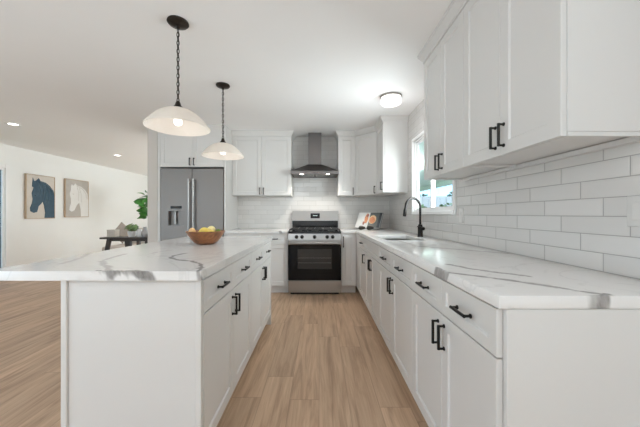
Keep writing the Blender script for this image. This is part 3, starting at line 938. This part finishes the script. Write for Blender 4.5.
for x in (-0.028, -0.010, 0.010, 0.028):
    z = 1.128
    dg_.box(x-0.005, x+0.005, dy(z)-0.0012, dy(z)-0.0002, z-0.008, z+0.008)
dg_.build('clock_digits', mat('clock_glow', (0.6, 0.7, 0.7), 0.5, emit=(0.6, 0.8, 0.85), es=0.25), bk)

# ------------------------------------------------------------------ range hood
hd = thing('range_hood', 'stainless steel pyramid chimney hood above the range', 'range hood', (-0.065, 4.255, 0))
X = 0.361
mb = MB()
mb.hexa([(-X, 0, 1.803), (X, 0, 1.803), (X, 0.462, 1.803), (-X, 0.462, 1.803)], [(-0.108, 0.215, 1.935), (0.108, 0.215, 1.935), (0.108, 0.462, 1.935), (-0.108, 0.462, 1.935)])
mb.build('canopy', M['hoodsteel'], hd)
rim = MB()
rim.box(-X, X, 0, 0.012, 1.757, 1.802); rim.box(-X, X, 0.45, 0.462, 1.757, 1.802)
rim.box(-X, -X+0.012, 0.012, 0.45, 1.757, 1.802); rim.box(X-0.012, X, 0.012, 0.45, 1.757, 1.802)
rim.box(-X+0.012, X-0.012, 0.012, 0.12, 1.765, 1.772)
rim.build('rim', M['hoodsteel'], hd)
MB().box(-0.103, 0.103, 0.220, 0.462, 1.936, ZC-0.002, 0.002).build('chimney', M['hoodsteel'], hd)
for s_ in (-1, 1):
    x0, x1 = (-X+0.02, -0.008) if s_ < 0 else (0.008, X-0.02)
    f_ = MB(); f_.box(x0, x1, 0.125, 0.44, 1.768, 1.776)
    for k in range(9):
        y = 0.15+k*0.033
        f_.box(x0+0.02, x1-0.02, y, y+0.016, 1.763, 1.767)
    f_.build('filter', M['steelhandle'], hd)
    MB().lathe([(0, 0), (0.026, 0), (0.026, 0.006), (0, 0.006)], (s_*0.20, 0.07, 1.759), 20).build('lamp', M['lamp'], hd)
bt = MB()
for k in range(5): bt.tube([(-0.04+k*0.02, 0.0, 1.779), (-0.04+k*0.02, -0.004, 1.779)], 0.005, 10)
bt.build('buttons', M['black'], hd)
for s_ in (-1, 1):
    d_ = bpy.data.lights.new('hood_lamp_light', 'SPOT'); d_.energy = 12; d_.spot_size = R(120); d_.spot_blend = 0.6; d_.color = (1, 0.93, 0.84); d_.shadow_soft_size = 0.03
    o_ = bpy.data.objects.new('hood_lamp_light', d_); C.objects.link(o_); o_.parent = hd; o_.location = (s_*0.20, 0.07, 1.75)

# ------------------------------------------------------------------ ceiling lamps
def pendant(label, x, y):
    t = thing('pendant_lamp', label, 'pendant lamp', (x, y, ZC), 0, 'pendant lamps over the island')
    MB().lathe([(0, 0), (0.066, 0), (0.068, -0.008), (0.060, -0.018), (0.030, -0.026), (0.012, -0.030), (0.010, -0.045), (0, -0.045)], seg=32).build('canopy', M['bronze'], t, 40)
    ch = MB()
    z = -0.045; k = 0
    z_end = -0.540
    n = 18; ll = (z_end-z)/n
    for k in range(n):
        zc = z+ll*(k+0.5); hh = abs(ll)*0.66
        pts = []
        for q in range(12):
            a_ = 2*PI*q/12
            u = 0.0085*math.cos(a_); v = hh*math.sin(a_)
            pts.append((u, 0, zc+v) if k % 2 else (0, u, zc+v))
        ch.tube(pts, 0.0024, 6, closed=True)
    ch.build('chain', M['bronze'], t, 60)
    MB().tube([(0.004, 0.003, -0.04), (-0.004, 0.004, -0.2), (0.004, -0.003, -0.36), (0, 0, -0.545)], 0.0022, 6).build('cord', M['bronze'], t, 60)
    MB().lathe([(0, -0.530), (0.010, -0.532), (0.016, -0.545), (0.020, -0.560), (0.030, -0.570), (0.034, -0.581), (0.018, -0.587), (0.018, -0.625), (0, -0.625)], seg=24).build('socket', M['bronze'], t, 40)
    Rr = 0.202
    zt, zr = -0.581, -0.696
    shape = [(0.03, 0), (0.06, 0.005), (0.09, 0.016), (0.115, 0.031), (0.138, 0.050), (0.160, 0.072), (0.178, 0.093), (0.192, 0.110), (Rr, 0.1215)]
    prof = [(r, zt-d) for r, d in shape]
    zr = prof[-1][1]
    inner = [(max(0.022, r-0.006), zz-0.005) for r, zz in reversed(prof[:-1])]
    prof += [(Rr+0.002, zr-0.006), (Rr-0.003, zr-0.009), (Rr-0.008, zr-0.004)] + inner
    MB().lathe(prof, seg=56).build('shade', M['alabaster'], t, 60)
    MB().lathe([(0, -0.694), (0.012, -0.692), (0.022, -0.685), (0.027, -0.670), (0.025, -0.656), (0.016, -0.640), (0.013, -0.625), (0, -0.625)], seg=24).build('bulb', M['bulb'], t, 60)
    d_ = bpy.data.lights.new('pendant_light', 'POINT'); d_.energy = 1.3; d_.color = (1, 0.95, 0.9); d_.shadow_soft_size = 0.035
    o_ = bpy.data.objects.new('pendant_light', d_); C.objects.link(o_); o_.parent = t; o_.location = (0, 0, -0.86)
    return t
pendant('larger-looking dome glass pendant on dark chain over the near half of the island', -0.943, 1.90)
pendant('dome glass pendant on dark chain over the far end of the island before the refrigerator', -0.957, 2.83)

fl = thing('flush_ceiling_lamp', 'small round drum ceiling lamp with white glass above the sink side', 'ceiling lamp', (0.786, 3.10, ZC))
MB().lathe([(0, 0), (0.115, 0), (0.117, -0.006), (0.117, -0.018), (0, -0.018)], seg=40).build('rim', M['nickel'], fl, 40)
MB().lathe([(0, -0.0185), (0.108, -0.0185), (0.110, -0.03), (0.110, -0.070), (0.104, -0.082), (0.09, -0.087), (0, -0.089)], seg=40).build('drum', M['drum'], fl, 40)
MB().lathe([(0, -0.0895), (0.012, -0.0895), (0.010, -0.096), (0, -0.098)], seg=16).build('finial', M['plate'], fl, 40)
d_ = bpy.data.lights.new('flush_light', 'POINT'); d_.energy = 2.6; d_.color = (0.97, 0.98, 1.0); d_.shadow_soft_size = 0.10
o_ = bpy.data.objects.new('flush_light', d_); C.objects.link(o_); o_.parent = fl; o_.location = (0, 0, -0.36)

def can_light(label, x, y):
    t = thing('recessed_ceiling_lamp', label, 'recessed lamp', (x, y, ZC), 0, 'recessed ceiling lamps')
    MB().lathe([(0.052, -0.001), (0.082, -0.001), (0.085, -0.005), (0.082, -0.008), (0.060, -0.009), (0.052, -0.006), (0.052, -0.001)], seg=36).build('ring', M['plate'], t, 40)
    MB().lathe([(0, -0.001), (0.0515, -0.001), (0.0515, -0.004), (0, -0.005)], seg=36).build('diffuser', M['can'], t, 40)
    d_ = bpy.data.lights.new('recessed_light', 'SPOT'); d_.energy = 10; d_.spot_size = R(150); d_.spot_blend = 0.8; d_.color = (1, 0.95, 0.89); d_.shadow_soft_size = 0.06
    o_ = bpy.data.objects.new('recessed_light', d_); C.objects.link(o_); o_.parent = t; o_.location = (0, 0, -0.02)
    return t
can_light('round recessed ceiling lamp nearer the patio door at the far left', -4.36, 4.05)
can_light('round recessed ceiling lamp farther back, beyond the horse pictures', -4.40, 6.2)

# ------------------------------------------------------------------ wall plates
def plate(label, y0, y1, z0, z1, rockers):
    t = thing('wall_switch' if rockers else 'wall_outlet', label, 'switch' if rockers else 'outlet', (XR, (y0+y1)/2, (z0+z1)/2))
    a, b = (y1-y0)/2, (z1-z0)/2
    MB().box(-0.006, -0.0005, -a, a, -b, b, 0.0025, 2).build('plate', M['platewall'], t, 40)
    if rockers:
        for s_ in (-1, 1):
            MB().box(-0.010, -0.0062, s_*0.023-0.016, s_*0.023+0.016, -0.033, 0.033, 0.002).build('rocker', M['platewall'], t)
    else:
        for s_ in (-1, 1):
            MB().box(-0.009, -0.0062, -0.016, 0.016, s_*0.02-0.013, s_*0.02+0.013, 0.002).build('socket', M['platewall'], t)
plate('white double switch plate on the tiles at the right edge', 0.955, 1.075, 1.108, 1.222, True)
plate('white outlet plate on the tiles right of the sink window', 2.29, 2.36, 1.085, 1.20, False)

# ------------------------------------------------------------------ things on the worktops
BX, BYw = -0.905, 2.27
bw = thing('fruit_bowl', 'round acacia wood bowl of lemons on the island', 'bowl', (BX, BYw, 0.915))
prof = [(0, 0.0), (0.062, 0.0), (0.070, 0.004)]
for i in range(1, 9):
    a_ = i/8
    prof.append((0.070+0.078*a_**0.75, 0.004+0.112*a_))
prof += [(0.150, 0.118), (0.146, 0.121), (0.140, 0.117)]
for i in range(7, -1, -1):
    a_ = i/8
    prof.append((0.060+0.078*a_**0.75, 0.014+0.102*a_))
prof += [(0, 0.012)]
prof = [(r, z*0.88) for r, z in prof]
MB().lathe(prof, seg=40).build('bowl_body', M['bowlwood'], bw, 50)
def fruit(name, label, cat, p, r, m, ax, tip=True, group='fruit in the wooden bowl'):
    prof = []
    n = 14
    for i in range(n+1):
        a_ = PI*i/n
        z = -math.cos(a_)
        rr = math.sin(a_)
        zz = z*r*1.22
        if tip and abs(z) > 0.9: zz += math.copysign((abs(z)-0.9)*r*1.4, z)
        prof.append((rr*r if 0 < i < n else 0, zz))
    o = MB().lathe(prof, seg=18).build(name, m, smooth=80, loc=(BX+p[0], BYw+p[1], 0.901+p[2]), rot=ax)
    return tag(o, label, cat, group)
fruit('lemon', 'bright yellow lemon lying on top in the middle of the bowl', 'lemon', (0.005, -0.045, 0.118), 0.031, M['lemon'], (0, R(80), 0.3))
fruit('lemon', 'pale yellow lemon at the top of the pile behind the bright one', 'lemon', (0.035, 0.018, 0.126), 0.031, M['lemonpale'], (0, R(75), -0.5))
fruit('lemon', 'yellow lemon at the right inside the bowl rim', 'lemon', (0.072, -0.060, 0.106), 0.024, M['lemon'], (0, R(100), 1.0))
fruit('lemon', 'yellow lemon low down at the back of the bowl', 'lemon', (-0.035, 0.064, 0.108), 0.022, M['lemon'], (R(70), 0, 0.3))
fruit('peach', 'orange-yellow round fruit at the left rim of the bowl', 'fruit', (-0.092, -0.040, 0.114), 0.026, M['peach'], (0, 0.2, 0), False)
fruit('lime', 'green fruit between the orange one and the lemons', 'fruit', (-0.048, -0.028, 0.090), 0.021, M['lime'], (0, R(85), 0.8))
fruit('lime', 'green fruit tucked at the right rear of the bowl', 'fruit', (0.096, 0.010, 0.115), 0.019, M['lime'], (0, R(85), -0.8))
fruit('lime', 'green fruit in the bottom of the bowl', 'fruit', (0.0, 0.0, 0.058), 0.030, M['lime'], (0, R(85), 0.1))

# cookbook on a small stand in the rear corner
cb = thing('cookbook', 'open cookbook with orange food photographs leaning in the rear corner', 'book', (0.725, 4.33, 0.945), R(-38))
lean = Matrix.Rotation(R(-30), 4, 'X')
def page(sgn, mb, t0, t1):
    pts = [(0, 0.0), (0.045, -0.006), (0.10, -0.004), (0.168, 0.004)]
    return pts
def slab(x0, x1, y0, y1, z0, z1): return MB().box(x0, x1, y0, y1, z0, z1, 0.001).move(lean)
slab(-0.212, 0.212, 0.014, 0.018, -0.004, 0.272).build('cover', M['pagenavy'], cb)
slab(-0.207, -0.001, 0.0, 0.013, 0.0, 0.268).build('left_pages', M['paper'], cb)['label'] = 'white page with a salmon food picture'
rp = slab(0.001, 0.207, 0.0, 0.013, 0.0, 0.268).build('right_pages', M['paper'], cb)
slab(0.004, 0.160, -0.0012, -0.0002, 0.003, 0.265).build('photo_print', M['pagedark'], rp)
slab(0.160, 0.205, -0.0012, -0.0002, 0.003, 0.265).build('photo_strip', M['pagenavy'], rp)
def disc(cx, cz, rx, rz, y0, y1, n=24, jag=0.0):
    rnd = random.Random(int(cx*1e4+cz*1e3))
    P = []
    for k in range(n):
        f_ = 1+rnd.uniform(-jag, jag)
        P.append((cx+rx*f_*math.cos(2*PI*k/n), cz+rz*f_*math.sin(2*PI*k/n)))
    return MB().prism(P, lambda p: (p[0], y0, p[1]), lambda p: (p[0], y1, p[1])).move(lean)
disc(0.062, 0.145, 0.062, 0.075, -0.0024, -0.0014).build('plate_picture', M['palefood'], rp)
disc(0.062, 0.135, 0.045, 0.055, -0.0034, -0.0026, 18, 0.2).build('food_picture', M['orangefood'], rp)
lp = [o for o in cb.children if o.name.startswith('left_pages')][0]
disc(-0.045, 0.165, 0.030, 0.085, -0.0024, -0.0004, 20, 0.15).build('food_picture', M['orangefood'], lp)
disc(-0.075, 0.080, 0.020, 0.030, -0.0024, -0.0004, 14, 0.2).build('sauce_picture', M['rust'], lp)
disc(-0.035, 0.215, 0.022, 0.030, -0.0036, -0.0026, 14, 0.2).build('garnish_picture', M['rust'], lp)
st = thing('book_stand', 'small white easel holding up the open cookbook', 'book stand', (0.725, 4.33, 0.915), R(-38))
mb = MB(); mb.box(-0.12, 0.12, 0.019, 0.026, 0.020, 0.24, 0.002); mb.box(-0.12, 0.12, -0.02, 0.019, 0.018, 0.024, 0.002)
mb.move(Matrix.Translation((0, 0, 0.03)) @ lean @ Matrix.Translation((0, 0, -0.03)))
mb.build('back_rest', M['plate'], st)
MB().box(-0.10, 0.10, -0.02, 0.16, 0.0, 0.012, 0.002).build('base', M['plate'], st)
MB().tube([(0, 0.145, 0.01), (0, 0.095, 0.15)], 0.006, 8).build('prop', M['plate'], st)
for i, (x, y, rz) in enumerate(((0.640, 4.235, 0.3), (0.755, 4.19, -0.4))):
    prof = [(0, -0.052)] + [((0.031+0.006*math.sin(q*0.6))*math.sin(PI*q/12)**0.8, -0.052*math.cos(PI*q/12)) for q in range(1, 12)] + [(0, 0.052)]
    o = MB().lathe(prof, seg=20).build('avocado', M['avocado'], smooth=80, loc=(x, y, 0.915+0.034), rot=(0, R(90), rz))
    tag(o, ['dark rounded avocado before the left page of the cookbook', 'dark rounded avocado before the right page of the cookbook'][i], 'avocado', 'avocados by the cookbook')

# ------------------------------------------------------------------ horse pictures
H1 = [(185, 105), (192, 126), (203, 124), (222, 108), (232, 125), (265, 135), (290, 155), (312, 185), (320, 215), (320, 352), (258, 352), (262, 320), (255, 275), (246, 250), (236, 265), (220, 280), (215, 300), (210, 315), (190, 320), (170, 310), (167, 290), (180, 262), (185, 235), (178, 200), (185, 180), (190, 165), (180, 158), (183, 130)]
H2 = [(425, 145), (435, 155), (447, 140), (453, 150), (480, 160), (505, 180), (520, 205), (525, 250), (525, 350), (481, 350), (478, 300), (470, 262), (456, 275), (447, 295), (440, 310), (425, 318), (410, 308), (412, 290), (420, 262), (418, 235), (413, 205), (420, 180), (420, 160)]
def picture(label, y0, y1, z0, z1, poly, box, ground, hm_, mm_, mane):
    t = thing('framed_picture', label, 'picture', (XL, (y0+y1)/2, (z0+z1)/2))
    a, b = (y1-y0)/2, (z1-z0)/2
    mb = MB(); f = 0.012
    mb.box(0.002, 0.045, -a, -a+f, -b, b, 0.002); mb.box(0.002, 0.045, a-f, a, -b, b, 0.002)
    mb.box(0.002, 0.045, -a+f, a-f, -b, -b+f, 0.002); mb.box(0.002, 0.045, -a+f, a-f, b-f, b, 0.002)
    mb.build('frame', M['framewood'], t)
    cv = MB().box(0.004, 0.034, -a+f, a-f, -b+f, b-f).build('canvas', ground, t)
    l, tp_l, r, tp_r, bt_ = box
    def conv(P):
        out = []
        for x, y in P:
            q = (x-l)/(r-l)
            # perspective-correct position along the wall
            Y = 1/((1-q)/y0+q/y1)
            top = tp_l+(tp_r-tp_l)*q
            v = 1-(y-top)/(bt_-top)
            out.append((min(a-f-0.001, max(-a+f+0.001, Y-(y0+y1)/2)), min(b-f-0.001, max(-b+f+0.001, -b+v*2*b))))
        return out
    MB().prism(conv(poly), lambda p: (0.0345, p[0], p[1]), lambda p: (0.042, p[0], p[1])).build('horse_relief', hm_, cv)
    mb = MB()
    for line, wdt in mane:
        P = conv(line)
        mb.tube([(0.0425, p[0], p[1]) for p in P], wdt, 6)
    mb.build('mane_relief', mm_, cv)
    return t
mane1 = [([(245, 150), (252, 190), (250, 225), (244, 245)], 0.007), ([(255, 145), (264, 185), (266, 225), (258, 258)], 0.008), ([(268, 150), (280, 185), (284, 225), (276, 265)], 0.008),
         ([(225, 130), (270, 150), (298, 178), (310, 210)], 0.014), ([(205, 130), (222, 150), (232, 185), (228, 220)], 0.006), ([(196, 210), (202, 216)], 0.012)]
mane2 = [([(458, 165), (466, 200), (464, 250)], 0.007), ([(470, 170), (482, 210), (482, 260)], 0.007), ([(455, 155), (490, 175), (510, 205), (517, 240)], 0.010), ([(430, 205), (435, 209)], 0.010)]
picture('framed canvas of a dark blue horse head on the far left wall', 5.585, 6.195, 1.06, 1.955, H1, (142, 80, 322, 100, 356), M['artground'], M['horseblue'], M['horsemane'], mane1)
picture('framed canvas of a white horse head on the left wall beyond the blue one', 6.45, 7.10, 1.08, 1.965, H2, (386, 109, 527, 126, 353), M['artgrey'], M['horsewhite'], M['horsewhitemane'], mane2)

# ------------------------------------------------------------------ living area
tb = thing('console_table', 'long dark wood table with splayed legs in front of the sofa', 'table', (-3.05, 5.12, 0))
MB().box(-0.78, 0.78, -0.17, 0.17, 0.715, 0.745, 0.004).build('tabletop', M['darkwood'], tb)
for x, dx in ((-0.64, -0.05), (-0.50, 0.02), (0.50, -0.02), (0.64, 0.05)):
    y = -0.12 if abs(x) > 0.6 else 0.12
    MB().hexa([(x+dx*3-0.02, y-0.018, 0), (x+dx*3+0.02, y-0.018, 0), (x+dx*3+0.02, y+0.018, 0), (x+dx*3-0.02, y+0.018, 0)],
              [(x-0.032, y-0.022, 0.714), (x+0.032, y-0.022, 0.714), (x+0.032, y+0.022, 0.714), (x-0.032, y+0.022, 0.714)]).build('leg', M['darkwood'], tb)
for x in (-0.36, -0.20, -0.05):
    MB().hexa([(x-0.02, -0.018, 0), (x+0.02, -0.018, 0), (x+0.02, 0.018, 0), (x-0.02, 0.018, 0)],
              [(x-0.028, -0.022, 0.714), (x+0.028, -0.022, 0.714), (x+0.028, 0.022, 0.714), (x-0.028, 0.022, 0.714)]).build('leg', M['darkwood'], tb)
MB().box(-0.70, 0.70, -0.10, 0.10, 0.675, 0.714).build('apron', M['darkwood'], tb)

sf = thing('sofa', 'oat linen sofa standing behind the dark table', 'sofa', (-3.43, 6.15, 0))
MB().box(-0.95, 0.95, -0.45, 0.42, 0.12, 0.36, 0.03, 3).build('base', M['sofa'], sf, 40)
MB().box(-0.93, 0.93, 0.18, 0.42, 0.362, 0.84, 0.05, 3).build('backrest', M['sofa'], sf, 40)
for x0, x1 in ((-0.93, -0.002), (0.002, 0.93)):
    MB().box(x0, x1, -0.47, 0.175, 0.362, 0.50, 0.04, 3).build('seat_cushion', M['pillowlight'], sf, 40)
for x in (-0.85, 0.85):
    for y in (-0.38, 0.35): MB().tube([(x, y, 0), (x, y, 0.119)], [0.02, 0.025], 10).build('leg', M['darkwood'], sf, 40)
def cushion(label, loc, rot, m, sz=0.46):
    mb = MB(); n = 10; top = {}
    for side in (1, -1):
        vs_ = {}
        for i in range(n+1):
            for j in range(n+1):
                u, v = -1+2*i/n, -1+2*j/n
                th = 0.085*(max(0, 1-u**4)*max(0, 1-v**4))**0.6
                pin = 1-0.07*(1-abs(u))*(abs(v)) - 0.0
                edge = i in (0, n) or j in (0, n)
                key = (i, j)
                if edge and side == -1: vs_[key] = top[key]
                else: vs_[key] = mb.bm.verts.new((u*sz/2*(1-0.08*(1-u*u)*0 - 0.06*(1-v*v)), side*th, v*sz/2*(1-0.06*(1-u*u))))
        if side == 1: top = vs_
        for i in range(n):
            for j in range(n):
                mb.bm.faces.new((vs_[i, j], vs_[i+1, j], vs_[i+1, j+1], vs_[i, j+1]))
    return tag(mb.build('throw_pillow', m, smooth=60, loc=loc, rot=rot), label, 'pillow', 'pillows on the sofa')
cushion('taupe pillow tipped onto its corner against the sofa back', (-4.27, 6.16, 0.75), (R(-10), R(38), 0.0), M['pillow'], 0.34)
bxo = thing('storage_box', 'small beige box at the left end of the dark table', 'box', (-3.71, 5.12, 0.745))
MB().box(-0.072, 0.072, -0.06, 0.06, 0.0, 0.105, 0.006, 2).build('box_body', M['pillowlight'], bxo)
MB().box(-0.075, 0.075, -0.063, 0.063, 0.106, 0.128, 0.005, 2).build('lid', M['sofa'], bxo)

# table decorations
pt = thing('potted_plant', 'small green plant in white pot on the dark table', 'plant', (-3.36, 5.10, 0.745))
MB().lathe([(0, 0), (0.05, 0), (0.065, 0.05), (0.068, 0.10), (0.060, 0.10), (0.058, 0.085), (0, 0.085)], seg=20).build('pot', M['ceramic'], pt, 40)
leafy('foliage', None, None, (0, 0, 0.165), (0.11, 0.10, 0.062), M['leafpale'], 130, 0.035, parent=pt)
MB().tube([(0, 0, 0.08), (0.005, 0, 0.15)], [0.012, 0.006], 8).build('stem', M['bark'], pt)
vz = tag(MB().lathe([(0, 0), (0.04, 0), (0.062, 0.05), (0.06, 0.09), (0.03, 0.14), (0.026, 0.17), (0.032, 0.18), (0.024, 0.18), (0.02, 0.15), (0, 0.14)], seg=24).build('vase', M['greyceramic'], smooth=50, loc=(-3.10, 5.06, 0.745)), 'grey ceramic vase on the dark table beside the small plant', 'vase')
vz2 = tag(MB().lathe([(0, 0), (0.045, 0), (0.055, 0.04), (0.05, 0.10), (0.035, 0.13), (0.04, 0.14), (0.03, 0.14), (0.028, 0.12), (0, 0.10)], seg=24).build('vase', M['ceramic'], smooth=50, loc=(-3.22, 5.10, 0.745)), 'white ceramic vase between small plant and grey vase', 'vase')

fg = thing('potted_fig_tree', 'tall potted plant with big green leaves behind the wall end', 'plant', (-4.50, 7.6, 0))
MB().lathe([(0, 0), (0.15, 0), (0.19, 0.30), (0.20, 0.36), (0.175, 0.36), (0.17, 0.32), (0, 0.32)], seg=28).build('pot', M['ceramic'], fg, 40)
MB().lathe([(0, 0.321), (0.168, 0.321), (0, 0.33)], seg=20).build('soil', M['soil'], fg)
MB().tube([(0, 0, 0.3), (0.03, 0.02, 0.7), (-0.02, 0, 1.1), (0.02, 0, 1.6), (0.0, 0, 1.8)], [0.022, 0.02, 0.017, 0.012, 0.006], 8).build('trunk', M['bark'], fg, 60)
rnd = random.Random(4)
lf = MB()
for i in range(60):
    z = rnd.uniform(0.98, 1.62); a_ = rnd.uniform(0, 2*PI)
    d = Vector((math.cos(a_), math.sin(a_), rnd.uniform(0.05, 0.7))).normalized()
    r0 = rnd.uniform(0.06, 0.2); ln = rnd.uniform(0.16, 0.26); wd_ = ln*0.40
    p0 = Vector((0, 0, z))+d*r0
    sd = (Matrix.Rotation(rnd.uniform(-1.3, 1.3), 3, d) @ d.cross(Vector((0, 0, 1)))).normalized(); up = sd.cross(d)
    rows = []
    for q in range(6):
        t_ = q/5
        wq = wd_*math.sin(PI*(0.08+0.92*t_)**0.8)*(1 if q < 5 else 0.15)
        c_ = p0+d*ln*t_-Vector((0, 0, 1))*0.10*ln*t_*t_*3
        rows.append([lf.bm.verts.new(c_-sd*wq+up*wq*0.25), lf.bm.verts.new(c_), lf.bm.verts.new(c_+sd*wq+up*wq*0.25)])
    for q in range(5):
        for k in (0, 1):
            lf.bm.faces.new((rows[q][k], rows[q][k+1], rows[q+1][k+1], rows[q+1][k]))
lf.build('foliage', M['leaf'], fg, 60)
